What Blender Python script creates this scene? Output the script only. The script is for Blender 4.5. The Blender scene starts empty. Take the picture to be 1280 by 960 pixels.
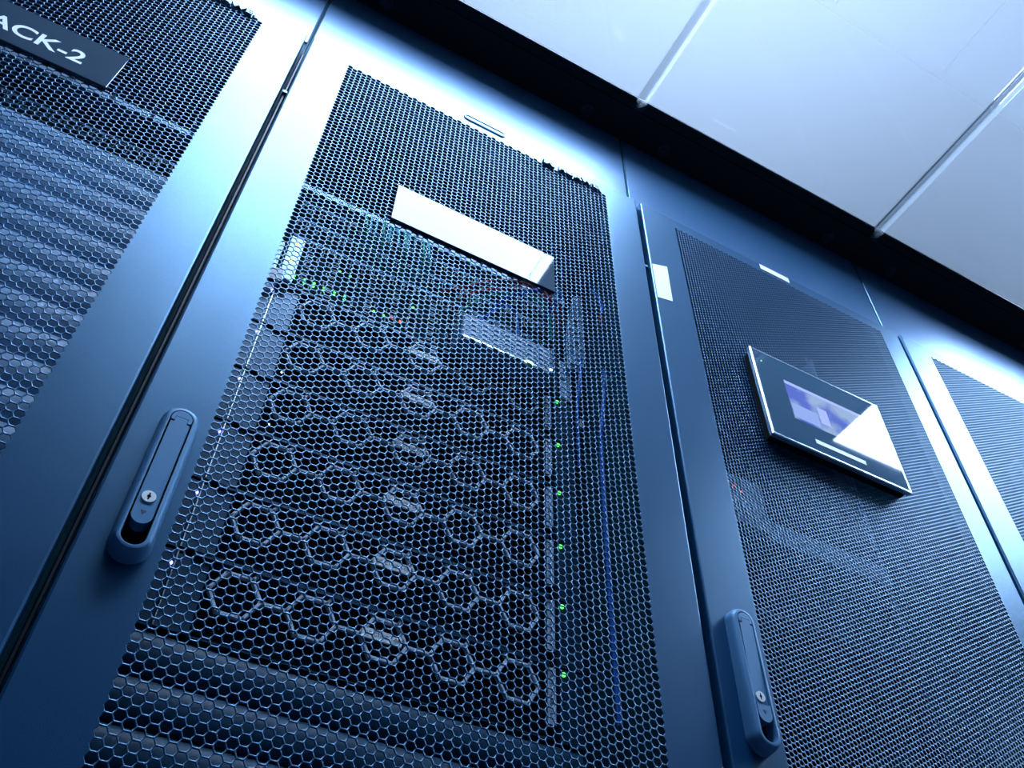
import bpy, math, random
import numpy as np
from mathutils import Matrix, Vector

random.seed(7)
SC = bpy.context.scene
COL = SC.collection
ZO = 0.60                      # camera height above the floor; plane heights below are relative to it

# ------------------------------------------------------------------ camera
R = ((0.8808161898775488, -0.36479586177157525, -0.3018059291729235),
     (-0.4730221075898891, -0.6506774202689858, -0.5940277607008928),
     (0.020320565464999177, 0.6659901455625538, -0.745683713535941))
cam_data = bpy.data.cameras.new('camera')
cam_data.sensor_width = 36.0
cam_data.lens = 1137.576 / 1280.0 * 36.0
cam_data.clip_start = 0.02
cam = bpy.data.objects.new('camera', cam_data)
COL.objects.link(cam)
M = Matrix(R).to_4x4()
M.translation = Vector((0.0447, -0.6296, ZO))
cam.matrix_world = M
SC.camera = cam

# ------------------------------------------------------------------ world, exposure
W = bpy.data.worlds.new('world')
SC.world = W
W.use_nodes = True
bg = W.node_tree.nodes['Background']
bg.inputs['Color'].default_value = (0.10, 0.34, 0.85, 1)
bg.inputs['Strength'].default_value = 0.07
SC.view_settings.view_transform = 'Standard'
SC.view_settings.look = 'None'
SC.view_settings.exposure = 0.0
SC.view_settings.gamma = 1.0
SC.view_settings.use_curve_mapping = False
LAMP_COLOR = (0.55, 0.72, 1.0)
LAMP_POWER = 40.0


# ------------------------------------------------------------------ materials
def mat(name, base, rough=0.5, metal=0.0, ior=1.45, spec=0.5, emis=None, estr=0.0, bump=0.0, bscale=900.0, vary=0.0):
    m = bpy.data.materials.new(name)
    m.use_nodes = True
    nt = m.node_tree
    p = nt.nodes['Principled BSDF']
    p.inputs['Base Color'].default_value = (*base, 1)
    p.inputs['Roughness'].default_value = rough
    p.inputs['Metallic'].default_value = metal
    p.inputs['IOR'].default_value = ior
    p.inputs['Specular IOR Level'].default_value = spec
    if emis:
        p.inputs['Emission Color'].default_value = (*emis, 1)
        p.inputs['Emission Strength'].default_value = estr
    tc = nt.nodes.new('ShaderNodeTexCoord')
    if bump:
        n = nt.nodes.new('ShaderNodeTexNoise')
        n.inputs['Scale'].default_value = bscale
        n.inputs['Detail'].default_value = 2
        b = nt.nodes.new('ShaderNodeBump')
        b.inputs['Strength'].default_value = bump
        b.inputs['Distance'].default_value = 0.001
        nt.links.new(tc.outputs['Object'], n.inputs['Vector'])
        nt.links.new(n.outputs['Fac'], b.inputs['Height'])
        nt.links.new(b.outputs['Normal'], p.inputs['Normal'])
    if vary:
        n = nt.nodes.new('ShaderNodeTexNoise')
        n.inputs['Scale'].default_value = 9.0
        r = nt.nodes.new('ShaderNodeMapRange')
        r.inputs['To Min'].default_value = rough - vary
        r.inputs['To Max'].default_value = rough + vary
        nt.links.new(tc.outputs['Object'], n.inputs['Vector'])
        nt.links.new(n.outputs['Fac'], r.inputs['Value'])
        nt.links.new(r.outputs['Result'], p.inputs['Roughness'])
    return m


PAINT = mat('powder_coat', (0.0015, 0.040, 0.105), 0.300, 0.22, 2.05, bump=0.16, bscale=1400, vary=0.03)
HEADER = mat('header_coat', (0.03, 0.11, 0.22), 0.28, 0.35, 2.2, bump=0.1)
HANDLE = mat('handle_plastic', (0.055, 0.15, 0.27), 0.42, 0.0, 1.5, bump=0.1)
VOID = mat('rubber_black', (0.003, 0.004, 0.006), 0.7, ior=1.2)
GASKET = mat('gasket_rubber', (0.004, 0.010, 0.018), 0.45, spec=0.2)
BODY = mat('cabinet_inner_coat', (0.010, 0.070, 0.100), 0.6, spec=0.1)
RAIL = mat('rail_steel', (0.07, 0.15, 0.26), 0.4, 0.6)
BEZEL = mat('server_bezel_grey', (0.62, 0.74, 0.90), 0.45, 0.0)
SRV = mat('server_black', (0.002, 0.005, 0.009), 0.8, spec=0.02)
BADGE = mat('badge_metal', (0.10, 0.19, 0.26), 0.4, 0.4)
SRVTRIM = mat('server_trim', (0.018, 0.060, 0.11), 0.3, 0.3)
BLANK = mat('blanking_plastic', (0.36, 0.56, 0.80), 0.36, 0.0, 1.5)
BLANK_SHADED = mat('shaded_blanking_plastic', (0.010, 0.055, 0.105), 0.45, 0.0, 1.45, spec=0.25)  # blanking plastic with the light's downward fall-off put into its colour
PAPER = mat('white_label', (0.93, 0.93, 0.93), 0.5)
PRINT = mat('label_print', (0.02, 0.03, 0.06), 0.6)
SILVER = mat('silver_metal', (0.75, 0.82, 0.88), 0.25, 1.0)
NICKEL = mat('nickel_lock', (0.85, 0.82, 0.78), 0.3, 0.6)
ACRYLIC = mat('black_acrylic', (0.002, 0.028, 0.058), 0.03, 0.0, 1.45, spec=0.33)
ACRYL2 = mat('display_glass', (0.004, 0.055, 0.11), 0.03, 0.0, 1.48)
WHITEP = mat('white_print', (0.95, 0.95, 0.95), 0.5)
BEAM = mat('beam_black', (0.004, 0.006, 0.010), 0.55, ior=1.25)
CEIL = mat('ceiling_paint', (0.25, 0.33, 0.385), 0.8)
CEIL2 = mat('ceiling_tile_paint', (0.34, 0.42, 0.48), 0.8)
FLOORM = mat('floor_vinyl', (0.05, 0.07, 0.10), 0.4)
PLATE = mat('galvanised_plate', (0.42, 0.58, 0.75), 0.4, 0.4)
PCB = mat('switch_front', (0.004, 0.016, 0.022), 0.8, spec=0.03)
PORT = mat('port_metal', (0.03, 0.08, 0.11), 0.4, 0.2)
CBLUE = mat('cable_blue', (0.02, 0.16, 0.75), 0.4)
CRED = mat('cable_red', (0.45, 0.03, 0.03), 0.4)
CGREEN = mat('cable_green', (0.02, 0.45, 0.28), 0.4)
CTEAL = mat('cable_teal', (0.05, 0.42, 0.50), 0.4)
GREEN = mat('led_green', (0, .1, 0), emis=(0.10, 1.0, 0.12), estr=3.2)
GREENW = mat('led_lime', (0, .1, 0), emis=(0.45, 1.0, 0.35), estr=7)
YELLOW = mat('led_yellow', (.1, .1, 0), emis=(0.9, 1.0, 0.05), estr=4)
RED = mat('led_red', (.1, 0, 0), emis=(1.0, 0.12, 0.03), estr=2.0)
LBLUE = mat('led_blue', (0, 0, .1), emis=(0.25, 0.25, 1.0), estr=5)
LWHITE = mat('led_white', (.1, .1, .1), emis=(0.75, 1.0, 1.0), estr=3)
LAMPBACK = mat('lamp_housing_glow', (.7, .7, .7), emis=LAMP_COLOR, estr=LAMP_POWER * 0.08)
TUBE = mat('lamp_diffuser', (.8, .8, .8), emis=LAMP_COLOR, estr=LAMP_POWER)

HEADER.node_tree.nodes['Principled BSDF'].inputs['Specular Tint'].default_value = (0.72, 0.82, 1.0, 1)
for _m in (PAINT, HANDLE):
    _m.node_tree.nodes['Principled BSDF'].inputs['Specular Tint'].default_value = (0.46, 0.79, 1.0, 1)


def glass_mat(name, haze, rough, tint, gloss=1.0):
    m = bpy.data.materials.new(name)
    m.use_nodes = True
    nt = m.node_tree
    nt.nodes.clear()
    out = nt.nodes.new('ShaderNodeOutputMaterial')
    tr = nt.nodes.new('ShaderNodeBsdfTransparent')
    tr.inputs['Color'].default_value = (*tint, 1)
    tl = nt.nodes.new('ShaderNodeBsdfTranslucent')
    tl.inputs['Color'].default_value = (0.85, 0.88, 0.92, 1)
    gl = nt.nodes.new('ShaderNodeBsdfGlossy')
    gl.inputs['Roughness'].default_value = rough
    fr = nt.nodes.new('ShaderNodeFresnel')
    geo = nt.nodes.new('ShaderNodeNewGeometry')
    mr = nt.nodes.new('ShaderNodeMapRange')      # the far face of the sheet sees the same index as the near one
    mr.inputs['To Min'].default_value = 1.5
    mr.inputs['To Max'].default_value = 1.0 / 1.5
    nt.links.new(geo.outputs['Backfacing'], mr.inputs['Value'])
    nt.links.new(mr.outputs['Result'], fr.inputs['IOR'])
    mx = nt.nodes.new('ShaderNodeMixShader')
    mx.inputs[0].default_value = haze
    m2 = nt.nodes.new('ShaderNodeMixShader')
    nt.links.new(tr.outputs[0], mx.inputs[1])
    nt.links.new(tl.outputs[0], mx.inputs[2])
    mg = nt.nodes.new('ShaderNodeMath'); mg.operation = 'MULTIPLY'; mg.inputs[1].default_value = gloss
    nt.links.new(fr.outputs[0], mg.inputs[0])
    nt.links.new(mg.outputs[0], m2.inputs[0])
    nt.links.new(mx.outputs[0], m2.inputs[1])
    nt.links.new(gl.outputs[0], m2.inputs[2])
    nt.links.new(m2.outputs[0], out.inputs['Surface'])
    return m


GLASS = glass_mat('roof_glass', 0.085, 0.03, (0.93, 0.97, 1.0))
STRIPM = glass_mat('joint_strip_plastic', 0.06, 0.15, (0.95, 0.98, 1.0), 0.45)


def screen_mat():
    m = bpy.data.materials.new('display_image')
    m.use_nodes = True
    nt = m.node_tree
    p = nt.nodes['Principled BSDF']
    p.inputs['Base Color'].default_value = (0.01, 0.02, 0.04, 1)
    p.inputs['Roughness'].default_value = 0.03
    tc = nt.nodes.new('ShaderNodeTexCoord')
    n = nt.nodes.new('ShaderNodeTexNoise')
    n.inputs['Scale'].default_value = 22
    n.inputs['Detail'].default_value = 5
    cr = nt.nodes.new('ShaderNodeValToRGB')
    cr.color_ramp.elements[0].position = 0.42
    cr.color_ramp.elements[0].color = (0.11, 0.17, 0.82, 1)
    cr.color_ramp.elements[1].position = 0.62
    cr.color_ramp.elements[1].color = (0.45, 0.62, 0.95, 1)
    nt.links.new(tc.outputs['Object'], n.inputs['Vector'])
    nt.links.new(n.outputs['Fac'], cr.inputs['Fac'])
    nt.links.new(cr.outputs['Color'], p.inputs['Emission Color'])
    p.inputs['Emission Strength'].default_value = 0.62
    return m


SCREEN = screen_mat()
SCREENBOX = mat('display_window', (0.1, 0.1, 0.2), 0.05, emis=(0.28, 0.42, 0.75), estr=0.75)
SCREENBAR = mat('display_bar', (0.1, 0.1, 0.2), 0.05, emis=(0.40, 0.50, 0.85), estr=0.8)


# ------------------------------------------------------------------ mesh helpers
class MB:
    """collects polygons with material slots and builds one mesh"""
    def __init__(s):
        s.v, s.f, s.m = [], [], []

    def poly(s, pts, mi=0):
        b = len(s.v)
        s.v += [tuple(p) for p in pts]
        s.f.append(tuple(range(b, b + len(pts))))
        s.m.append(mi)

    def box(s, x0, x1, y0, y1, z0, z1, mi=0):
        b = len(s.v)
        s.v += [(x, y, z) for x in (x0, x1) for y in (y0, y1) for z in (z0, z1)]
        for q in ((0, 1, 3, 2), (4, 6, 7, 5), (0, 4, 5, 1), (2, 3, 7, 6), (0, 2, 6, 4), (1, 5, 7, 3)):
            s.f.append(tuple(b + i for i in q)); s.m.append(mi)
        return s

    def loft(s, loops, mi=0, cap0=False, cap1=False):
        """consecutive closed loops of equal length"""
        n = len(loops[0]); b = len(s.v)
        for L in loops:
            s.v += [tuple(p) for p in L]
        for k in range(len(loops) - 1):
            for i in range(n):
                j = (i + 1) % n
                s.f.append((b + k * n + i, b + k * n + j, b + (k + 1) * n + j, b + (k + 1) * n + i)); s.m.append(mi)
        if cap0:
            s.f.append(tuple(b + i for i in range(n))); s.m.append(mi)
        if cap1:
            s.f.append(tuple(b + (len(loops) - 1) * n + i for i in reversed(range(n)))); s.m.append(mi)
        return s

    def tube(s, pts, r, n=8, mi=0):
        loops = []
        P = [Vector(p) for p in pts]
        up = Vector((0.3, 0.5, 0.81)).normalized()
        for i, p in enumerate(P):
            t = (P[min(i + 1, len(P) - 1)] - P[max(i - 1, 0)]).normalized()
            a = t.cross(up).normalized(); c = t.cross(a)
            loops.append([p + a * r * math.cos(2 * math.pi * k / n) + c * r * math.sin(2 * math.pi * k / n) for k in range(n)])
        return s.loft(loops, mi, True, True)

    def cyl(s, c, r, y0, y1, n=24, mi=0, r1=None):
        """cylinder along y"""
        r1 = r if r1 is None else r1
        L = [[(c[0] + q * math.cos(2 * math.pi * k / n), y, c[1] + q * math.sin(2 * math.pi * k / n)) for k in range(n)]
             for q, y in ((r, y0), (r1, y1))]
        return s.loft(L, mi, True, True)

    def build(s, name, mats, parent=None, loc=None, smooth=False, kind=None):
        me = bpy.data.meshes.new(name)
        me.from_pydata(s.v, [], s.f)
        if not isinstance(mats, (list, tuple)):
            mats = [mats]
        for m in mats:
            me.materials.append(m)
        me.polygons.foreach_set('material_index', s.m)
        if smooth:
            me.polygons.foreach_set('use_smooth', [True] * len(s.f))
        import bmesh
        bm = bmesh.new(); bm.from_mesh(me)
        bmesh.ops.recalc_face_normals(bm, faces=bm.faces)
        bm.to_mesh(me); bm.free()
        if smooth:
            try:
                me.set_sharp_from_angle(angle=math.radians(38))
            except Exception:
                pass
        me.update()
        o = bpy.data.objects.new(name, me)
        COL.objects.link(o)
        if parent:
            o.parent = parent
        if loc:
            o.location = loc
        if kind:
            o['kind'] = kind
        return o


def tag(o, label, cat, group=None):
    o['label'] = label
    o['category'] = cat
    if group:
        o['group'] = group
    return o


def empty(name, loc, label, cat, group=None):
    o = bpy.data.objects.new(name, None)
    o.empty_display_size = 0.05
    COL.objects.link(o)
    o.location = loc
    return tag(o, label, cat, group)


def copy_tree(o, parent=None):
    c = o.copy(); COL.objects.link(c)
    c.parent = parent
    for ch in list(o.children):
        copy_tree(ch, c)
    return c


def rect(x0, x1, z0, z1, y, ins=0.0):
    return [(x0 + ins, y, z0 + ins), (x1 - ins, y, z0 + ins), (x1 - ins, y, z1 - ins), (x0 + ins, y, z1 - ins)]


def rrect(x0, x1, z0, z1, y, r, ins=0.0, n=5):
    x0 += ins; x1 -= ins; z0 += ins; z1 -= ins; r = max(r - ins, 0.0003)
    pts = []
    for cx, cz, a0 in ((x1 - r, z0 + r, -90), (x1 - r, z1 - r, 0), (x0 + r, z1 - r, 90), (x0 + r, z0 + r, 180)):
        for k in range(n + 1):
            a = math.radians(a0 + 90 * k / n)
            pts.append((cx + r * math.cos(a), y, cz + r * math.sin(a)))
    return pts


def text_polys(txt, width, height, font_extrude=0.0, bold=0.0):
    """built-in font text as vertices/faces scaled to a width x height box, in x/z, facing -y"""
    cu = bpy.data.curves.new('lettering', 'FONT')
    cu.body = txt
    cu.size = 1.0
    cu.offset = bold
    cu.resolution_u = 6
    cu.extrude = font_extrude
    ob = bpy.data.objects.new('lettering', cu)
    COL.objects.link(ob)
    bpy.context.view_layer.update()
    dg = bpy.context.evaluated_depsgraph_get()
    me = bpy.data.meshes.new_from_object(ob.evaluated_get(dg))
    V = [v.co.copy() for v in me.vertices]
    F = [tuple(p.vertices) for p in me.polygons]
    bpy.data.objects.remove(ob); bpy.data.curves.remove(cu); bpy.data.meshes.remove(me)
    xs = [v.x for v in V]; ys = [v.y for v in V]
    x0, x1, y0, y1 = min(xs), max(xs), min(ys), max(ys)
    sx = width / (x1 - x0); sy = height / (y1 - y0)
    return [((v.x - x0) * sx, -v.z, (v.y - y0) * sy) for v in V], F


def add_text(mb, txt, x, y, z, w, h, mi, rot=False, thick=0.0, bold=0.0):
    V, F = text_polys(txt, w, h, thick / 2 if thick else 0.0, bold)
    b = len(mb.v)
    for vx, vy, vz in V:
        if rot:   # reads downwards
            mb.v.append((x + vz, y + vy, z - vx))
        else:
            mb.v.append((x + vx, y + vy - thick / 2, z + vz))
    for f in F:
        mb.f.append(tuple(b + i for i in f)); mb.m.append(mi)


def hex_sheet(name, x0, x1, z0, z1, cx0, czt, ncol, nrow, pitch, web, t):
    """perforated sheet: flat-topped hexagonal holes in columns, filled out to the rectangle x0..x1, z0..z1"""
    px = pitch * math.sqrt(3) / 2
    Ro = pitch / math.sqrt(3)                      # cell circumradius
    Ri = (pitch - web) / math.sqrt(3)              # hole circumradius
    ang = np.radians(np.arange(6) * 60.0)
    I, J = np.meshgrid(np.arange(ncol), np.arange(nrow), indexing='ij')
    I = I.ravel(); J = J.ravel()
    C = np.stack([cx0 + I * px, czt - J * pitch - (I % 2) * pitch / 2], 1)
    u = np.stack([np.cos(ang), np.sin(ang)], 1)
    n = len(C)
    V = np.zeros((n, 24, 3), np.float32)
    for k, (rr, y) in enumerate(((Ri, 0.0), (Ro, 0.0), (Ri, t), (Ro, t))):
        V[:, k * 6:k * 6 + 6, 0] = C[:, None, 0] + rr * u[None, :, 0]
        V[:, k * 6:k * 6 + 6, 2] = C[:, None, 1] + rr * u[None, :, 1]
        V[:, k * 6:k * 6 + 6, 1] = y
    q = []
    for a in range(6):
        b = (a + 1) % 6
        q.append((a, 6 + a, 6 + b, b))             # front ring
        q.append((a, b, 12 + b, 12 + a))           # hole wall
        q.append((12 + a, 12 + b, 18 + b, 18 + a))  # back ring
    q = np.array(q, np.int32)
    F = (q[None] + (np.arange(n, dtype=np.int32) * 24)[:, None, None]).reshape(-1, 4)
    V = V.reshape(-1, 3)
    # solid border cells clipped to the rectangle
    extra_v, extra_f = [], []
    base = len(V)

    def clip(poly, axis, val, keep_less):
        out = []
        for i in range(len(poly)):
            a, b = poly[i], poly[(i + 1) % len(poly)]
            ia = a[axis] <= val if keep_less else a[axis] >= val
            ib = b[axis] <= val if keep_less else b[axis] >= val
            if ia:
                out.append(a)
            if ia != ib:
                s = (val - a[axis]) / (b[axis] - a[axis])
                out.append((a[0] + s * (b[0] - a[0]), a[1] + s * (b[1] - a[1])))
        return out
    border = [(i, j) for i in range(-2, ncol + 2) for j in (-2, -1, nrow, nrow + 1)]
    border += [(i, j) for i in (-2, -1, ncol, ncol + 1) for j in range(nrow)]
    for i, j in border:
        c = (cx0 + i * px, czt - j * pitch - (i % 2) * pitch / 2)
        poly = [(c[0] + Ro * math.cos(a), c[1] + Ro * math.sin(a)) for a in ang]
        for ax, val, kl in ((0, x0, False), (0, x1, True), (1, z0, False), (1, z1, True)):
            poly = clip(poly, ax, val, kl) if poly else poly
        if len(poly) >= 3:
            for y, flip in ((0.0, False), (t, True)):
                b = base + len(extra_v)
                extra_v += [(p[0], y, p[1]) for p in poly]
                idx = list(range(b, b + len(poly)))
                extra_f.append(idx[::-1] if flip else idx)
    nq = len(F)
    verts = np.concatenate([V, np.array(extra_v, np.float32)]) if extra_v else V
    loops = np.concatenate([F.ravel(), np.array([i for f in extra_f for i in f], np.int32)])
    sizes = [len(f) for f in extra_f]
    starts = np.concatenate([np.arange(nq) * 4, nq * 4 + np.cumsum([0] + sizes[:-1])]).astype(np.int32)
    me = bpy.data.meshes.new(name)
    me.vertices.add(len(verts)); me.vertices.foreach_set('co', verts.ravel())
    me.loops.add(len(loops)); me.loops.foreach_set('vertex_index', loops.astype(np.int32))
    me.polygons.add(len(starts)); me.polygons.foreach_set('loop_start', starts)
    me.update(calc_edges=True)
    me.validate()
    me.materials.append(PAINT)
    return me


# ------------------------------------------------------------------ setting: floor, ceiling, beam, roof glass
Z = lambda z: z + ZO
mb = MB(); mb.box(-3.0, 8.0, -3.2, 1.6, -0.05, 0.0)
mb.build('floor', FLOORM, kind='structure')
# ceiling of square tiles with shadow joints, beyond a smooth bulkhead
mb = MB()
zc = Z(2.75)
tx0 = 1.28 - 0.426 * 12
mb.box(-3.0, 8.0, -3.2, 1.6, zc + 0.012, zc + 0.06, 0)
for i in range(28):
    for j in range(7):
        x = tx0 + i * 0.426; y = -3.2 + j * 0.426
        if x > -3.0 and x + .426 < 8.0:
            mb.box(x + 0.003, x + 0.423, y + 0.003, y + 0.423, zc, zc + 0.0119, 0)
mb.build('ceiling', CEIL2, kind='structure')
mb = MB(); mb.box(-3.0, 8.0, -0.204, 1.6, Z(2.70), zc - 0.001)
mb.build('trim_1', CEIL, kind='structure')

# dark beam running over the cabinets, with round bolt washers
mb = MB()
bz = Z(1.672)
for k in range(-2, 6):
    mb.box(k * 0.6 - 0.0045, k * 0.6 + 0.5945, -0.040, 1.05, bz, bz + 0.05, 0)
mb.box(-1.2, 3.6, -0.0415, -0.036, bz + 0.004, bz + 0.05, 0)
mb.build('trim_2', BEAM, kind='structure')
mb = MB()
mb.box(-1.2, 3.6, -0.060, -0.0425, bz + 0.001, bz + 0.008, 0)
mb.box(-1.2, 3.6, -0.0625, -0.0605, bz + 0.003, bz + 0.008, 0)
mb.build('trim_3', BEAM, kind='structure')
WASH = mat('washer_steel', (0.015, 0.02, 0.03), 0.4, 0.5)


def washer_mb():
    m = MB(); n = 24
    L = []
    for r, z in ((0.0125, 0.0), (0.0125, -0.002), (0.0085, -0.002), (0.0085, -0.001)):
        L.append([(r * math.cos(2 * math.pi * k / n), r * math.sin(2 * math.pi * k / n), z) for k in range(n)])
    m.loft(L, 0, False, True)
    n = 6
    L = [[(0.005 * math.cos(2 * math.pi * k / n), 0.005 * math.sin(2 * math.pi * k / n), z) for k in range(n)] for z in (-0.001, -0.004)]
    m.loft(L, 0, False, True)
    return m


first = None
spots = [(-0.6, 'left of the first roof strip'), (0.0, ''), (0.6, ''), (1.2, ''), (1.8, '')]
for k in (0, 1, 2, 3):
    for s, side in ((-1, 'left'), (1, 'right')):
        if first is None:
            first = o = washer_mb().build('bolt', WASH, None)
        else:
            o = first.copy(); COL.objects.link(o)
        o.location = (0.6 * k + 0.089 * s, 0.003, bz)
        where = {0: 'above the far left cabinet gap', 1: 'by the nearer roof strip',
                 2: 'by the farther roof strip', 3: 'over the rightmost cabinet'}[k]
        tag(o, 'dark bolt under black beam, %s of pair %s' % (side, where), 'bolt', 'bolts under the black beam')

# roof glass panels and joint strips
for k in range(-2, 6):
    m = MB()
    m.box(k * 0.6 + 0.003, k * 0.6 + 0.587, -1.32, -0.0450, bz + 0.0090, bz + 0.0135, 0)
    o = m.build('roof_panel', GLASS, None)
    where = {-2: 'above the far left edge, out past the picture', -1: 'over the aisle before the far left cabinet', 0: 'left of the nearer joint strip, before the centre cabinet',
             1: 'between the two clear joint strips', 2: 'right of the farther joint strip', 3: 'over the aisle right of the rightmost cabinet in view',
             4: 'second beyond the rightmost cabinet', 5: 'farthest right along the aisle'}[k]
    tag(o, 'clear glass roof panel %s' % where, 'roof panel', 'clear roof panels over the aisle')
for k in range(-1, 6):
    m = MB()
    x = k * 0.6 - 0.005
    prof = [(-0.011, 0.0), (-0.011, -0.0025), (-0.006, -0.004), (-0.0035, -0.008), (0.0035, -0.008), (0.006, -0.004), (0.011, -0.0025), (0.011, 0.0)]
    m.loft([[(x + a, y, bz + b) for a, b in prof] for y in (-0.041, -1.32)], 0, True, True)
    o = m.build('joint_strip', STRIPM, None)
    where = {-1: 'out past the left of the picture', 0: 'above the gap of the centre cabinet, near picture top', 1: 'meeting the beam right above the centre cabinet',
             2: 'meeting the beam above the right end of the display cabinet', 3: 'farther right above the aisle', 4: 'second beyond the picture right', 5: 'farthest right along the roof'}[k]
    tag(o, 'translucent roof joint strip %s' % where, 'joint strip', 'roof joint strips')


# suspended light panels above the glass roof
def lamp(x0, x1, y0, y1, label):
    z = Z(2.40)
    t = empty('ceiling_lamp', ((x0 + x1) / 2, (y0 + y1) / 2, z), label, 'lamp', 'suspended light panels')
    hx = (x1 - x0) / 2; hy = (y1 - y0) / 2
    m = MB(); m.box(-hx, hx, -hy, hy, 0.0, 0.012); m.build('diffuser', TUBE, t)
    m = MB(); m.box(-hx, hx, -hy, hy, 0.0121, 0.025); m.build('lamp_housing', LAMPBACK, t)
    m = MB()
    for a, b, c, d in ((-hx - .008, -hx - .0005, -hy - .008, hy + .008), (hx + .0005, hx + .008, -hy - .008, hy + .008),
                       (-hx, hx, -hy - .008, -hy - .0005), (-hx, hx, hy + .0005, hy + .008)):
        m.box(a, b, c, d, 0.002, 0.03)
    m.build('lamp_frame', WHITEP, t)
    for a in (-hx * .7, hx * .7):
        m = MB(); m.tube([(a, 0, 0.026), (a, 0, 0.349)], 0.0015, 6); m.build('hanger', SILVER, t)
    return t


lamp(-0.32, 0.88, -0.985, -0.28, 'bright suspended light panel mirrored in the blank name plate')
lamp(2.19, 3.39, -0.985, -0.28, 'bright suspended light panel mirrored in the wall display')

lamp(4.70, 5.90, -0.985, -0.28, 'unseen suspended light panel added far right to brighten the right side')  # lamp outside the view, added to brighten the right-hand doors

# ------------------------------------------------------------------ cabinet
DT = 1.395     # door top, relative
DB = -0.545
MESH_A = hex_sheet('perforated_panel', 0.060, 0.536, -0.47, 1.3700, 0.0705, 1.3590, 60, 204, 0.00893, 0.00108, 0.0010)
MESH_B = hex_sheet('perforated_panel', 0.066, 0.549, -0.47, 1.3750, 0.0756, 1.3655, 87, 292, 0.006253, 0.00120, 0.0010)


def door_frame(mx0, mx1, mz0, mz1):
    m = MB()
    x0, x1, z0, z1 = 0.004, 0.594, DB, DT
    m.loft([rect(x0, x1, z0, z1, 0.022), rect(x0, x1, z0, z1, 0.0026), rect(x0, x1, z0, z1, 0.0008, 0.0006),
            rect(x0, x1, z0, z1, 0.0, 0.0024), rect(mx0, mx1, mz0, mz1, 0.0), rect(mx0, mx1, mz0, mz1, 0.0014),
            rect(mx0 - .004, mx1 + .004, mz0 - .004, mz1 + .004, 0.0014), rect(x0, x1, z0, z1, 0.0018, 0.0014),
            rect(x0, x1, z0, z1, 0.022, 0.0014)])
    m.loft([rect(x0, x1, z0, z1, 0.022), rect(x0, x1, z0, z1, 0.022, 0.0014)])
    return m


def build_handle(door):
    """pill escutcheon, hinged lever, lock; door-local coordinates (relative height)"""
    cx = 0.042; hw = 0.0165; z0, z1 = 0.412, 0.572

    def pill(y, ins, xx=0.0, n=12, zlo=z0, zhi=z1, w=None):
        w = (w or hw) - ins
        pts = []
        for c, a0 in (((cx, zlo + hw), 180), ((cx, zhi - hw), 0)):
            for k in range(n + 1):
                a = math.radians(a0 + 180 * k / n)
                pts.append([c[0] + w * math.cos(a), y, c[1] + w * math.sin(a)])
        return pts

    def tall(L, zref=0.470, extra=0.004):
        for p in L:               # the body swells out towards the bottom pocket
            t = max(0.0, min(1.0, (zref - p[2]) / 0.05))
            t = t * t * (3 - 2 * t)
            p[1] -= extra * t * (-p[1] / 0.013)
        return L
    m = MB()
    m.loft([tall(pill(-0.0002, 0)), tall(pill(-0.007, 0.0006)), tall(pill(-0.0105, 0.0018)), tall(pill(-0.0128, 0.0040)),
            tall(pill(-0.0132, 0.0060)), tall(pill(-0.0131, 0.0068)), pill(-0.003, 0.0072)], 0, True, False)
    m.build('lock_housing', HANDLE, door, smooth=True)
    m = MB(); m.loft([pill(-0.0028, 0.0071), pill(-0.0026, 0.0071)], 0, True, True)
    m.build('handle_pocket', VOID, door)
    # hinge cap: half ring with a tongue slot
    w = 0.0088

    def arc(c, r, a0, a1, n=12):
        return [(cx + r * math.cos(math.radians(a0 + (a1 - a0) * k / n)), c + r * math.sin(math.radians(a0 + (a1 - a0) * k / n))) for k in range(n + 1)]
    zc_ = z1 - hw
    out = arc(zc_, w, -20, 200)
    tongue = [(cx - w * math.cos(math.radians(20)) + .0028, zc_ - w * math.sin(math.radians(20))), (cx - .0056, zc_ + .0015), (cx + .0056, zc_ + .0015), (cx + w * math.cos(math.radians(20)) - .0028, zc_ - w * math.sin(math.radians(20)))]
    poly = out + tongue
    m = MB(); m.loft([[(p[0], -0.004, p[1]) for p in poly], [(p[0], -0.0135, p[1]) for p in poly]], 0, True, True)
    m.build('hinge_cap', HANDLE, door)
    # lever
    wl = 0.0082
    pts = [(cx - wl, 0.556 - .006), (cx - .0052, 0.5505), (cx - .0052, zc_ + .0009), (cx + .0052, zc_ + .0009), (cx + .0052, 0.5505), (cx + wl, 0.556 - .006)]
    low = arc(0.4480, wl, 0, -180)
    pts = pts + low
    m = MB(); m.loft([[(p[0], -0.004, p[1]) for p in pts], [(p[0], -0.0137, p[1]) for p in pts]], 0, True, True)
    # raised dished thumb end
    tp = [(cx - wl, 0.4595)] + [(cx + wl * math.sin(math.radians(a)), 0.4595 - 0.0025 * math.cos(math.radians(a))) for a in range(-60, 61, 20)] + [(cx + wl, 0.4595)] + low
    m.loft([[(p[0], -0.010, p[1]) for p in tp], [(p[0], -0.0160, p[1]) for p in tp]], 0, True, True)
    tri = [(cx - .0022, 0.4520), (cx + .0022, 0.4520), (cx, 0.4483)]
    m.loft([[(p[0], -0.0163, p[1]) for p in tri], [(p[0], -0.0158, p[1]) for p in tri]], 1, True, True)
    m.build('handle_lever', [HANDLE, PRINT], door)
    m = MB()
    m.cyl((cx - .0005, 0.4670), 0.0058, -0.010, -0.0150, 28, 0, 0.0055)
    m.cyl((cx - .0005, 0.4670), 0.0015, -0.0149, -0.01515, 12, 1)
    m.box(cx - .0011, cx + .0001, -0.01515, -0.0149, 0.4637, 0.4703, 1)
    m.build('lock_cylinder', [NICKEL, VOID], door)


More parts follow.
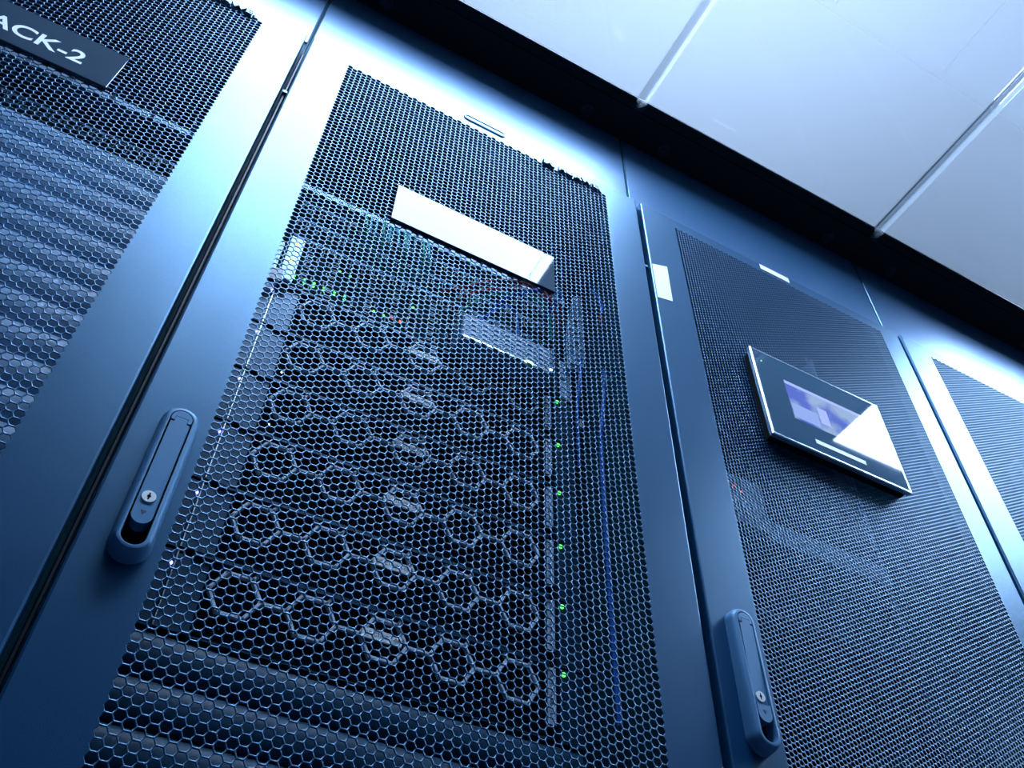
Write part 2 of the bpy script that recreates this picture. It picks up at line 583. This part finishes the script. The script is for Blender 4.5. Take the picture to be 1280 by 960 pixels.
def petal_logo(m, x, z, r, mi, y):
    """eight raised petals fanned over a half circle"""
    for a in (-8, 18, 48, 76, 104, 132, 162, 188):
        ar = math.radians(a); L = r * (1.0 if 20 < a < 160 else 0.72)
        d = Vector((math.cos(ar), math.sin(ar))); nrm = Vector((-d.y, d.x))
        b = Vector((x, z))
        pts = [b + d * 0.15 * L, b + d * 0.55 * L + nrm * 0.20 * L, b + d * 0.85 * L + nrm * 0.17 * L, b + d * L, b + d * 0.85 * L - nrm * 0.17 * L, b + d * 0.55 * L - nrm * 0.20 * L]
        m.loft([[(p.x, 0.0, p.y) for p in pts], [(p.x, y, p.y) for p in pts]], mi, True, True)


def build_cabinet(n, door_kind, label):
    root = empty('server_cabinet', (0.6 * n, 0, 0), label, 'server cabinet', 'server cabinets in the row')
    # carcass: side walls, back, top, plinth, front uprights
    m = MB()
    m.box(0.0005, 0.012, 0.027, 1.05, 0.05, Z(1.66), 0)
    m.box(0.588, 0.5995, 0.027, 1.05, 0.05, Z(1.66), 0)
    m.box(0.012, 0.588, 1.04, 1.05, 0.05, Z(1.66), 0)
    m.box(0.012, 0.588, 0.027, 1.04, Z(1.45), Z(1.46), 0)
    m.box(0.0005, 0.5995, 0.027, 1.05, 0.0, 0.05, 0)
    m.box(0.012, 0.040, 0.027, 0.06, 0.05, Z(1.45), 0)
    m.box(0.560, 0.588, 0.027, 0.06, 0.05, Z(1.45), 0)
    m.build('carcass', BODY, root)
    # header panel above the door, with light joint bead
    m = MB()
    m.loft([rect(0.0025, 0.5975, Z(1.42), Z(1.671), 0.0268), rect(0.0025, 0.5975, Z(1.42), Z(1.671), 0.0255, 0.0),
            rect(0.0025, 0.5975, Z(1.42), Z(1.671), 0.0245, 0.001)], 0, True, True)
    m.build('header_panel', HEADER, root)
    # door gasket strip seen in the gap
    m = MB()
    pr = [(-0.0012, 0.0), (-0.0022, 0.004), (-0.0008, 0.0075), (0.0012, 0.0075), (0.0018, 0.004), (0.0010, 0.0)]
    m.loft([[(a + 0.0002, 0.010 + (0.0075 - b), z) for a, b in pr] for z in (0.06, Z(1.345))], 0, True, True)
    m.build('gasket', GASKET, root)
    m = MB(); m.box(-0.0030, 0.0032, 0.006, 0.026, Z(1.205), Z(1.2105))
    m.build('hinge_tab', RAIL, root)
    # mounting rails
    for x in (0.060, 0.526):
        m = MB()
        m.box(x, x + 0.0035, 0.163, 0.166, 0.06, Z(1.45)); m.box(x + 0.0115, x + 0.0155, 0.163, 0.166, 0.06, Z(1.45))
        m.box(x if x < .3 else x + .0135, x + .002 if x < .3 else x + .0155, 0.166, 0.20, 0.06, Z(1.45))
        z = 0.06
        while z < Z(1.445):
            m.box(x + 0.0035, x + 0.0115, 0.163, 0.166, z, z + 0.0058)
            z += 0.04445 / 3
        m.build('mounting_rail', RAIL, root)
    # door (children in relative height, door origin at z = ZO)
    mx = (0.060, 0.536) if door_kind == 'A' else (0.066, 0.549)
    mt = 1.3700 if door_kind == 'A' else 1.3750
    door = door_frame(mx[0], mx[1], -0.47, mt).build('door', PAINT, root, loc=(0, 0, ZO))
    sh = bpy.data.objects.new('perforated_panel', MESH_A if door_kind == 'A' else MESH_B)
    COL.objects.link(sh); sh.parent = door
    build_handle(door)
    return root, door


def name_plate(door, txt):
    m = MB()
    k = 0.992
    x0, x1, z0, z1 = 0.1815, 0.4235, 1.005, 1.089
    yb, yf = -0.0004, -0.0050
    m.loft([rect(x0, x1, z0, z1, yb), rect(x0, x1, z0, z1, yf + .0006), rect(x0, x1, z0, z1, yf, 0.0006)], 0, True, True)
    if txt:
        add_text(m, txt, 0.2590, yf - 0.0003, 1.0265, 0.1275, 0.0278, 1, bold=0.018)
    m.build('name_plate', [ACRYLIC, WHITEP], door)


def badge(door):
    m = MB()
    petal_logo(m, 0.419, 1.3595, 0.0155, 0, -0.005)
    V, F = text_polys('HUAWEI', 0.0795, 0.0125, 0.0, 0.02)
    b0 = len(m.v)
    m.v += [(0.4375 + v[0], -0.0050, 1.3575 + v[2]) for v in V]
    for f in F:
        m.f.append(tuple(b0 + i for i in f)); m.m.append(0)
    # side walls of the letters: boundary edges extruded back
    from collections import Counter
    c = Counter()
    for f in F:
        for i in range(len(f)):
            a, b = f[i], f[(i + 1) % len(f)]
            c[(min(a, b), max(a, b))] += 1
    b1 = len(m.v)
    m.v += [(0.4375 + v[0], -0.0001, 1.3575 + v[2]) for v in V]
    for (a, b), k in c.items():
        if k == 1:
            m.f.append((b0 + a, b0 + b, b1 + b, b1 + a)); m.m.append(0)
    m.build('raised_lettering', BADGE, door)


cabA, doorA = build_cabinet(-1, 'A', 'blue grey server cabinet with the black name plate reading CK-2 at far left')
name_plate(doorA, 'RACK-2'); badge(doorA)
cabB, doorB = build_cabinet(0, 'A', 'central server cabinet with a glaring blank name plate and honeycomb fronted servers inside')
name_plate(doorB, ''); badge(doorB)
m = MB()   # oval embossed lip at the top of the centre door
m.loft([rrect(0.262, 0.338, 1.3772, 1.3945, y, 0.008, ins) for y, ins in ((0.0, 0.0), (-0.0016, 0.0010), (-0.0022, 0.0030))] +
       [rrect(0.262, 0.338, 1.3772, 1.3945, -0.0012, 0.008, 0.0045)], 0, False, True)
m.build('door_pull', PAINT, doorB)
cabC, doorC = build_cabinet(1, 'B', 'server cabinet with a fine perforated door and a glass touch display')
cabD, doorD = build_cabinet(2, 'B', 'rightmost server cabinet, cut off by the edge of the picture')
# stickers on the display cabinet's door
m = MB()
s = [(0.0075, 1.2100), (0.0375, 1.2225), (0.0362, 1.1290), (0.0075, 1.1215)]
m.loft([[(a, -0.0002, b) for a, b in s], [(a, -0.0006, b) for a, b in s]], 0, True, True)
m.build('sticker', PAPER, doorC)['label'] = 'white sticker on the door edge'
m = MB(); m.loft([rect(0.262, 0.328, 1.3765, 1.3905, -0.0002), rect(0.262, 0.328, 1.3765, 1.3905, -0.0007)], 0, True, True)
m.build('sticker', PAPER, doorC)['label'] = 'narrow white sticker at the top edge'

# touch display on the third cabinet
dx0, dx1, dz0, dz1 = 0.155, 0.4085, 0.886, 1.0720
m = MB()
m.loft([rect(dx0 + .004, dx1 - .004, dz0 + .004, dz1 - .004, -0.0004), rect(dx0 + .004, dx1 - .004, dz0 + .004, dz1 - .004, -0.012)], 0, True, True)
disp = m.build('touch_display', VOID, cabC, loc=(0, 0, ZO))
m = MB()
m.loft([rect(dx0, dx1, dz0, dz1, -0.0125), rect(dx0, dx1, dz0, dz1, -0.0185), rect(dx0, dx1, dz0, dz1, -0.0200, 0.0012),
        rect(dx0, dx1, dz0, dz1, -0.0200, 0.0030), rect(dx0, dx1, dz0, dz1, -0.0150, 0.0030)], 0, True, False)
m.build('display_rim', SILVER, disp)
m = MB()
m.loft([rect(dx0, dx1, dz0, dz1, -0.0155, 0.0032), rect(dx0, dx1, dz0, dz1, -0.0197, 0.0032)], 0, True, True)
m.build('display_glass', ACRYL2, disp)
sx0, sx1, sz0, sz1 = 0.2075, 0.3660, 0.9415, 1.0235
m = MB()
m.loft([rect(sx0, sx1, sz0, sz1, -0.0198), rect(sx0, sx1, sz0, sz1, -0.0199)], 0, True, True)
m.box(sx0, sx1, -0.02, -0.0199, sz1 - 0.007, sz1, 2)
m.box(sx0 + .002, sx0 + .05, -0.02, -0.0199, sz0 + .004, sz0 + .034, 1)
m.box(sx0 + .054, sx0 + .072, -0.02, -0.0199, sz0 + .016, sz0 + .05, 2)
m.build('screen', [SCREEN, SCREENBOX, SCREENBAR], disp)
m = MB(); m.box(0.236, 0.328, -0.0204, -0.0198, 0.9045, 0.9125)
m.build('display_label', PAPER, disp)
m = MB(); m.box(0.1705, 0.1720, -0.0200, -0.0197, 1.0450, 1.0470)
m.build('status_light', GREEN, disp)

# ------------------------------------------------------------------ rack servers behind the centre door
U = 0.04445
HEXN = [(0.1485 + i * 0.0777) for i in range(5)]


def lattice(m, zb, zt):
    """honeycomb bars; zb..zt server-local clip"""
    zc_ = 0.0558; s = 0.0259; hh = s * math.sqrt(3) / 2; w = 0.0019
    segs = []
    for i, x in enumerate(HEXN):
        v = [(x + s * math.cos(math.radians(60 * k)), zc_ + s * math.sin(math.radians(60 * k))) for k in range(6)]
        for k in range(6):
            segs.append((v[k], v[(k + 1) % 6]))
        if i < 4:
            segs.append((v[0], (HEXN[i + 1] - s, zc_)))
        for (vx, vz), sg in ((v[1], 1), (v[2], -1)):      # short diagonals up to the top edge
            L = (zt - vz) / hh
            if (i == 0 and sg < 0):
                continue
            segs.append(((vx, vz), (vx + sg * s * 0.5 * L, zt)))
    for a, b in segs:
        A = Vector((a[0], 0, a[1])); B = Vector((b[0], 0, b[1]))
        d = (B - A).normalized(); nrm = Vector((-d.z, 0, d.x))
        e = 0.0011
        q = [A - d * e + nrm * w, A - d * e - nrm * w, B + d * e - nrm * w, B + d * e + nrm * w]
        c = [A - d * e + nrm * w * .6, A - d * e - nrm * w * .6, B + d * e - nrm * w * .6, B + d * e + nrm * w * .6]
        m.loft([[(p.x, 0.0045, p.z) for p in q], [(p.x, 0.0010, p.z) for p in q], [(p.x, 0.0, p.z) for p in c]], 0, True, True)


def make_server(z_rel, idx, label, group='honeycomb fronted servers'):
    t = empty('rack_server', (0, 0.150, Z(z_rel)), label, 'server', group)
    H = 2 * U - 0.0008
    m = MB()
    m.box(0.077, 0.523, 0.010, 0.55, 0.0004, H)
    for i in range(12):                                     # drive carriers behind the lattice
        x = 0.124 + i * 0.0300
        m.box(x, x + 0.0285, 0.0065, 0.010, 0.006, 0.0345); m.box(x, x + 0.0285, 0.0065, 0.010, 0.037, 0.066)
        m.cyl((x + .005, 0.0180), 0.0022, 0.0064, 0.0050, 8)
        m.cyl((x + .020, 0.0480), 0.0022, 0.0064, 0.0050, 8)
    m.build('chassis', SRV, t)
    m = MB()
    m.box(0.058, 0.0848, 0.004, 0.0115, 0.001, H - 0.001)
    m.box(0.060, 0.0835, 0.0024, 0.0040, 0.0010, 0.0022)
    m.build('ear', SRVTRIM, t)
    m = MB(); m.box(0.0862, 0.118, 0.003, 0.0098, 0.003, H - 0.004); m.build('side_cover', SRVTRIM, t)
    m = MB(); m.box(0.5120, 0.541, 0.003, 0.0098, 0.001, H - 0.001); m.build('ear', SRVTRIM, t)
    m = MB(); m.box(0.0849, 0.0861, 0.0, 0.003, 0.002, H - 0.002)
    m.build('latch_edge', SILVER, t)
    m = MB(); lattice(m, 0.0, H - 0.0042)
    m.build('bezel', BEZEL, t)
    m = MB()
    m.box(0.100, 0.498, -0.0015, 0.0098, H - 0.0036, H - 0.0008)
    m.box(0.118, 0.498, 0.0015, 0.0098, 0.0004, 0.0022)
    m.build('trim_lip', SRVTRIM, t)
    m = MB()
    m.box(0.2785, 0.3225, -0.0030, -0.0010, 0.0510, 0.0625)
    add_text(m, 'DC-CT-X001-0%d' % idx, 0.2815, -0.0032, 0.0545, 0.038, 0.0045, 1)
    m.build('asset_label', [PAPER, PRINT], t)
    m = MB()
    m.box(0.4965, 0.5065, 0.0015, 0.003, 0.0180, 0.0845)
    add_text(m, 'DC-CT-X001-0%d' % idx, 0.4990, 0.0013, 0.081, 0.058, 0.0052, 1, rot=True)
    m.build('side_label', [mat('side_label_film', (0.30, 0.44, 0.60), 0.5) if idx == 1 else SIDEM, PRINT], t)
    m = MB(); m.cyl((0.5172, H - 0.0072), 0.0026, 0.0029, 0.0014, 12)
    m.build('status_light', GREEN, t)
    m = MB(); m.cyl((0.0820, H - 0.0170), 0.0021, 0.0039, 0.0022, 8)
    m.build('unit_light', LBLUE, t)
    m = MB(); m.cyl((0.119 + 0.004 * idx, 0.0170), 0.0012, 0.0029, 0.0016, 8)
    m.build('power_button', LWHITE if idx in (2, 3) else SRVTRIM, t)
    return t


SIDEM = mat('side_label_paper', (0.42, 0.56, 0.72), 0.5)
names = {6: 'lowest', 5: 'second from the bottom', 4: 'third from the bottom', 3: 'third from the top', 2: 'second from the top', 1: 'topmost'}
for i in range(6):
    make_server(0.4578 + i * 2 * U, 6 - i, 'dark honeycomb fronted server, %s of six behind the centre door' % names[6 - i])


# ------------------------------------------------------------------ blanking panels
def blank_mesh():
    m = MB(); n = 14; H = U - 0.0012
    prof = [(0.0135, 0.0006)]
    for k in range(n + 1):
        a = math.radians(-78 + 156 * k / n)
        prof.append((0.0135 - 0.0125 * math.cos(a), 0.0006 + H * (0.5 + 0.5 * math.sin(a) / math.sin(math.radians(78)))))
    prof.append((0.0135, 0.0006 + H))
    m.loft([[(x, y, z) for y, z in prof] for x in (0.0, 0.477)], 0, True, True)
    return m


bl0 = blank_mesh().build('blanking_panel', BLANK, None, smooth=True)
ntot = 21
order = ['topmost', 'second', 'third', 'fourth', 'fifth', 'sixth', 'seventh', 'eighth', 'ninth', 'tenth', 'eleventh', 'twelfth', 'thirteenth', 'fourteenth',
         'fifteenth', 'sixteenth', 'seventeenth', 'eighteenth', 'nineteenth', 'twentieth', 'lowest']
for i in range(ntot):
    o = bl0 if i == 0 else bl0.copy()
    if i:
        COL.objects.link(o)
    o.location = (-0.6 + 0.0615, 0.149, Z(1.0745 + 0.0370 - (i + 1) * U + 0.0074))
    tag(o, 'curved blanking panel behind the far left door, %s%s' % (order[i], ' of the stack' if i in (0, 20) else ' from the stack top'), 'blanking panel', 'blanking panels behind the far left door')
ord2 = ['directly under the lowest server', 'second under the servers', 'third under the servers', 'fourth under the servers', 'fifth under the servers', 'lowest under the servers']
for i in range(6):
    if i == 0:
        o = bd0 = blank_mesh().build('blanking_panel', BLANK_SHADED, None, smooth=True)
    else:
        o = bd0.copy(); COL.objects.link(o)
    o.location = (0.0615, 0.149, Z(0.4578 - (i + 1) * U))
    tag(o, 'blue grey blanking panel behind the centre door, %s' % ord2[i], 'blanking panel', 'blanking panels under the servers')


# ------------------------------------------------------------------ network gear in the upper part of the centre cabinet
def dot(m, x, z, r=0.0018, y=0.0, mi=0):
    m.cyl((x, z), r, y, y - 0.0015, 8, mi)


def make_switch(X, y, z_rel, label, group, ports=24):
    t = empty('network_switch', (X, y, Z(z_rel)), label, 'network switch', group)
    m = MB(); m.box(0.078, 0.522, 0.002, 0.36, 0.0006, U - 0.0006); m.build('chassis', PCB, t)
    for xa in (0.060, 0.5225):
        m = MB(); m.box(xa, xa + 0.0175, 0.0, 0.003, 0.002, U - 0.002); m.build('ear', PLATE, t)
    m = MB()
    for i in range(ports // 2):
        for j in range(2):
            x = 0.112 + i * 0.0315; z = 0.006 + j * 0.019
            L = [rect(x, x + 0.015, z, z + 0.013, yy, ins) for yy, ins in ((0.0018, 0), (-0.0005, 0), (-0.0005, 0.0016), (0.0015, 0.0016))]
            m.loft(L)
    m.build('port_bank', PORT, t)
    return t


sw1 = make_switch(0, 0.150, 0.9914, 'one unit network switch with green lights just above the top server', 'network switches')
for x, z in [(x, z) for x in (.1037, .119, .132, .1465, .162, .177) for z in (0.0241, 0.0169)] + [(.2207, .0180), (.2352, .0180)]:
    m = MB(); dot(m, x, z); m.build('link_light', GREEN, sw1)
for x in (.2475, .2607):
    m = MB(); dot(m, x, 0.0205); m.build('fault_light', RED, sw1)
sw2 = make_switch(0, 0.150, 1.0358, 'dark network switch, second above the top server', 'network switches')
for x, z in ((.161, .028), (.177, .028), (.276, .018)):
    m = MB(); dot(m, x, z); m.build('link_light', GREEN, sw2)

m = MB()
m.box(0.0, 0.019, 0.0, 0.004, 0.0, 0.098); m.box(0.0, 0.003, 0.004, 0.03, 0.0, 0.098)
brk = m.build('light_bracket', PLATE, None, loc=(0.0835, 0.138, Z(0.985)))
tag(brk, 'pale metal bracket with two yellow lights at the left of the switches', 'bracket')
for x, z in ((0.0085, 0.083), (0.0078, 0.043)):
    m = MB(); dot(m, x, z, 0.0026, -0.0001); m.build('warning_light', YELLOW, brk)
m = MB(); m.box(-0.012, 0.004, -0.002, -0.0003, -0.010, 0.014)
m.build('tag_plate', PAPER, brk)


def patch_panel(X, z_rel, label, group, matl=PORT, y=0.158):
    t = empty('patch_bay', (X, y, Z(z_rel)), label, 'patch panel', group)
    m = MB(); m.box(0.060, 0.540, 0.002, 0.0045, 0.0008, U - 0.0008); m.build('panel_plate', PCB, t)
    m = MB()
    for i in range(24):
        x = 0.084 + i * 0.0180
        m.loft([rect(x, x + 0.014, 0.012, 0.030, yy, ins) for yy, ins in ((0.0018, 0), (-0.0015, 0), (-0.0015, 0.0014), (0.0016, 0.0014))])
    m.build('jack_row', matl, t)
    m = MB(); m.box(0.085, 0.515, 0.0, 0.0018, 0.0345, 0.0375); m.build('label_strip', RAIL, t)
    return t


patch_panel(0, 1.0803, 'dark patch panel with a jack row, lowest of three behind the centre door', 'patch panels')
patch_panel(0, 1.1247, 'dark patch panel with a jack row, middle of three behind the centre door', 'patch panels')
patch_panel(0, 1.1692, 'dark patch panel with a jack row, top of three behind the centre door', 'patch panels')
patch_panel(-0.6, 1.1200, 'dark patch panel just above the blanking panels behind the far left door', 'patch panels')


def cable_bar(X, label):
    m = MB()
    m.box(0.060, 0.540, 0.0, 0.0022, 0.0, 0.0135)
    m.box(0.080, 0.520, 0.0022, 0.035, 0.0113, 0.0135)
    for i in range(8):
        x = 0.09 + i * 0.058
        m.box(x, x + 0.004, -0.018, 0.0, 0.0105, 0.0135)
    o = m.build('cable_bar', PLATE, None, loc=(X, 0.158, Z(1.2400)))
    return tag(o, label, 'cable bar', 'cable bars')


cable_bar(0, 'pale horizontal cable bar behind the upper centre door')
cable_bar(-0.6, 'pale horizontal cable bar behind the far left door beside the name plate')

# shelf mounted unit with the lime light
t = empty('terminal_unit', (0.342, 0.120, Z(0.9935)), 'pale box unit with a lime light on its front edge behind the centre door', 'network unit')
m = MB()
m.loft([rect(0, 0.150, 0.0, 0.058, 0.0, 0.0), rect(0, 0.150, 0.0, 0.058, -0.002, 0.002)], 0, False, True)
m.box(0, 0.150, 0.0, 0.029, 0.0, 0.058)
m.build('case', mat('unit_case', (0.13, 0.24, 0.38), 0.45), t)
m = MB()
for j in range(4):
    for i in range(7):
        if True:
            m.box(0.012 + i * 0.019, 0.026 + i * 0.019, -0.0028, -0.0021, 0.014 + j * 0.010, 0.0205 + j * 0.010)
m.build('slot_row', SIDEM, t)
m = MB(); m.box(0.002, 0.148, -0.0045, -0.0021, 0.0005, 0.0040); m.build('front_edge', SILVER, t)
m = MB(); m.box(0.101, 0.114, -0.0060, -0.0046, 0.0, 0.0045); m.build('status_bar', GREENW, t)
m = MB(); m.cyl((0.145, 0.010), 0.0024, -0.0021, -0.004, 10); m.build('power_light', LWHITE, t)


# cables
def spline(pts, n=10):
    P = [Vector(p) for p in pts]; out = []
    for i in range(len(P) - 1):
        p0 = P[max(i - 1, 0)]; p1 = P[i]; p2 = P[i + 1]; p3 = P[min(i + 2, len(P) - 1)]
        for k in range(n):
            t_ = k / n
            out.append(0.5 * ((2 * p1) + (-p0 + p2) * t_ + (2 * p0 - 5 * p1 + 4 * p2 - p3) * t_ ** 2 + (-p0 + 3 * p1 - 3 * p2 + p3) * t_ ** 3))
    out.append(P[-1])
    return out


def at(px, pz, y):
    """point at depth y seen through plane coordinates (px, pz) of the door plane"""
    k = (0.6296 + y) / 0.6296
    return (0.0447 + (px - 0.0447) * k, y, Z(pz * k))


def cable(name, pts, r, m_, label, group='patch cables'):
    P = spline([at(*p) for p in pts])
    o_ = P[0].copy()
    m = MB(); m.tube([p - o_ for p in P], r, 8)
    o = m.build('patch_cable', m_, None, loc=tuple(o_), smooth=True)
    tag(o, label, 'cable', group)


cable('c', [(.262, .900, .147), (.291, .931, .120), (.3365, .978, .100), (.372, .998, .09), (.405, 1.000, .085), (.435, .975, .10), (.440, .93, .145)], 0.0030, CRED, 'red patch cable arching under the name plate, upper of two')
cable('c', [(.275, .880, .147), (.300, .925, .125), (.345, .966, .115), (.385, .990, .112), (.410, .988, .108), (.430, .955, .128), (.429, .92, .147)], 0.0026, CRED, 'red patch cable arching just below the other red one')
cable('c', [(.292, .885, .147), (.330, .942, .125), (.370, .968, .122), (.400, .974, .122), (.415, .955, .132), (.418, .90, .147)], 0.0026, CGREEN, 'green patch cable below the red ones near the name plate')
cable('c', [(.320, .880, .147), (.350, .945, .12), (.385, .985, .07), (.415, 1.012, .05), (.430, 1.016, .045), (.433, 1.005, .05), (.420, .972, .09), (.405, .93, .147)], 0.0030, CBLUE, 'bright blue patch cable looping below the corner of the name plate')
cable('c', [(.308, .865, .147), (.345, .925, .13), (.365, .930, .138), (.370, .900, .145), (.370, .88, .149)], 0.0026, CBLUE, 'blue patch cable under the green one')
cable('c', [(.462, .900, .14), (.461, .870, .13), (.457, .83, .13), (.453, .79, .14), (.452, .70, .16)], 0.0028, CBLUE, 'thin dark blue cable hanging right of the pale box unit')
cable('c', [(.486, 1.055, .13), (.496, 1.050, .11), (.502, 1.030, .10), (.500, 1.012, .098)], 0.0030, CBLUE, 'short blue cable entering the top of the finger duct')
cable('c', [(.497, .890, .115), (.496, .862, .115), (.489, .800, .12), (.484, .745, .125), (.482, .60, .13), (.482, .40, .13)], 0.0034, CBLUE, 'long blue cable hanging below the finger duct')
cable('c', [(.492, .868, .11), (.503, .873, .105), (.513, .886, .10)], 0.0020, CTEAL, 'short pale cable tie end beside the long blue cable')
cable('c', [(.4985, 1.004, .098), (.499, .996, .098), (.499, .988, .100)], 0.0036, CRED, 'red collar on the short blue cable above the finger duct')
for i in range(11):
    x = 0.150 + i * 0.0085 + random.uniform(-.002, .002)
    z0_ = 1.005 - 0.018 * random.random()
    cable('c', [(x, 0.985, .15), (x + .002, 0.992, .115), (x + .004 + random.uniform(-.002, .004), z0_ - .03, .100 + .002 * (i % 4)), (x + .006, .930, .12), (x + .010, .895, .148)],
          0.0022, CTEAL if i % 3 else CGREEN, ('teal' if i % 3 else 'green') + ' patch cable left of the name plate, %s of eleven' % ('leftmost', 'second from left', 'third from left', 'fourth from left', 'fifth from left', 'middle', 'fifth from right', 'fourth from right', 'third from right', 'second from right', 'rightmost')[i],
          'teal patch cables left of the name plate' if i % 3 else 'green patch cables left of the name plate')

# pale finger duct / cable management plate at the right upright
m = MB()
pts = [(0.547, 1.268), (0.561, 1.275), (0.563, 1.120), (0.558, 1.080), (0.530, 1.075), (0.528, 1.165)]
pts = [(x, z - 0.02) for x, z in pts]
m.loft([[(x, 0.0, z - 1.055) for x, z in pts], [(x, 0.003, z - 1.055) for x, z in pts]], 0, True, True)
for j in range(7):
    m.box(0.531, 0.557, -0.004, 0.0, 0.012 + j * 0.014, 0.019 + j * 0.014, 0)
for j in range(3):
    m.cyl((0.545, 0.060 + j * 0.03), 0.004, -0.0045, -0.004, 10, 1)
o = m.build('cable_duct', [PLATE, VOID], None, loc=(0, 0.140, Z(1.055)))
tag(o, 'pale tapered cable duct plate at the upper right behind the centre door', 'cable duct')
m = MB(); m.box(0, 0.006, 0, 0.003, 0, 0.400)
tag(m.build('upright_strip', SRVTRIM, None, loc=(0.5075, 0.1445, Z(0.995))), 'dark vertical strip above the server lights behind the centre door', 'strip')
m = MB()
m.box(0, 0.012, 0, 0.004, 0, 0.016)
tag(m.build('small_tag', PAPER, None, loc=(0.549, 0.150, Z(0.948))), 'tiny white tag right of the topmost green server light', 'tag')

# ------------------------------------------------------------------ gear in the display cabinet
t = empty('rack_server', (0.6, 0.158, Z(0.6400)), 'dark plain fronted server low behind the display cabinet door', 'server')
m = MB(); m.box(0.078, 0.522, 0.002, 0.5, 0.0, 0.10); m.build('chassis', SRV, t)
m = MB()
for i in range(16):
    m.box(0.09 + i * 0.0065, 0.0935 + i * 0.0065, -0.002, 0.0018, 0.062, 0.085)
m.box(0.088, 0.1915, 0.0, 0.0018, 0.060, 0.087)
m.build('slot_row', SIDEM, t)
m = MB(); m.box(0.06, 0.54, 0.0, 0.0018, 0.0955, 0.1); m.build('trim_lip', SRVTRIM, t)
t = empty('power_unit', (0.6, 0.130, Z(0.860)), 'pale bracketed unit with orange lights behind the display cabinet door', 'power unit')
m = MB(); m.box(0.115, 0.265, 0.0, 0.12, 0.0, 0.095); m.box(0.06, 0.54, 0.029, 0.0325, 0.02, 0.06); m.build('case', mat('power_case', (0.16, 0.27, 0.40), 0.5), t)
for x, z in ((0.20, .075), (0.212, .070), (0.225, .064)):
    m = MB(); dot(m, x, z, 0.002, -0.0001); m.build('warning_light', RED, t)
m = MB()
for i in range(5):
    m.box(0.14 + i * 0.02, 0.152 + i * 0.02, -0.002, -0.0001, 0.02, 0.05)
m.build('slot_row', SIDEM, t)
cable_bar(1.2, 'pale horizontal cable bar behind the rightmost door').location.z = Z(1.52)
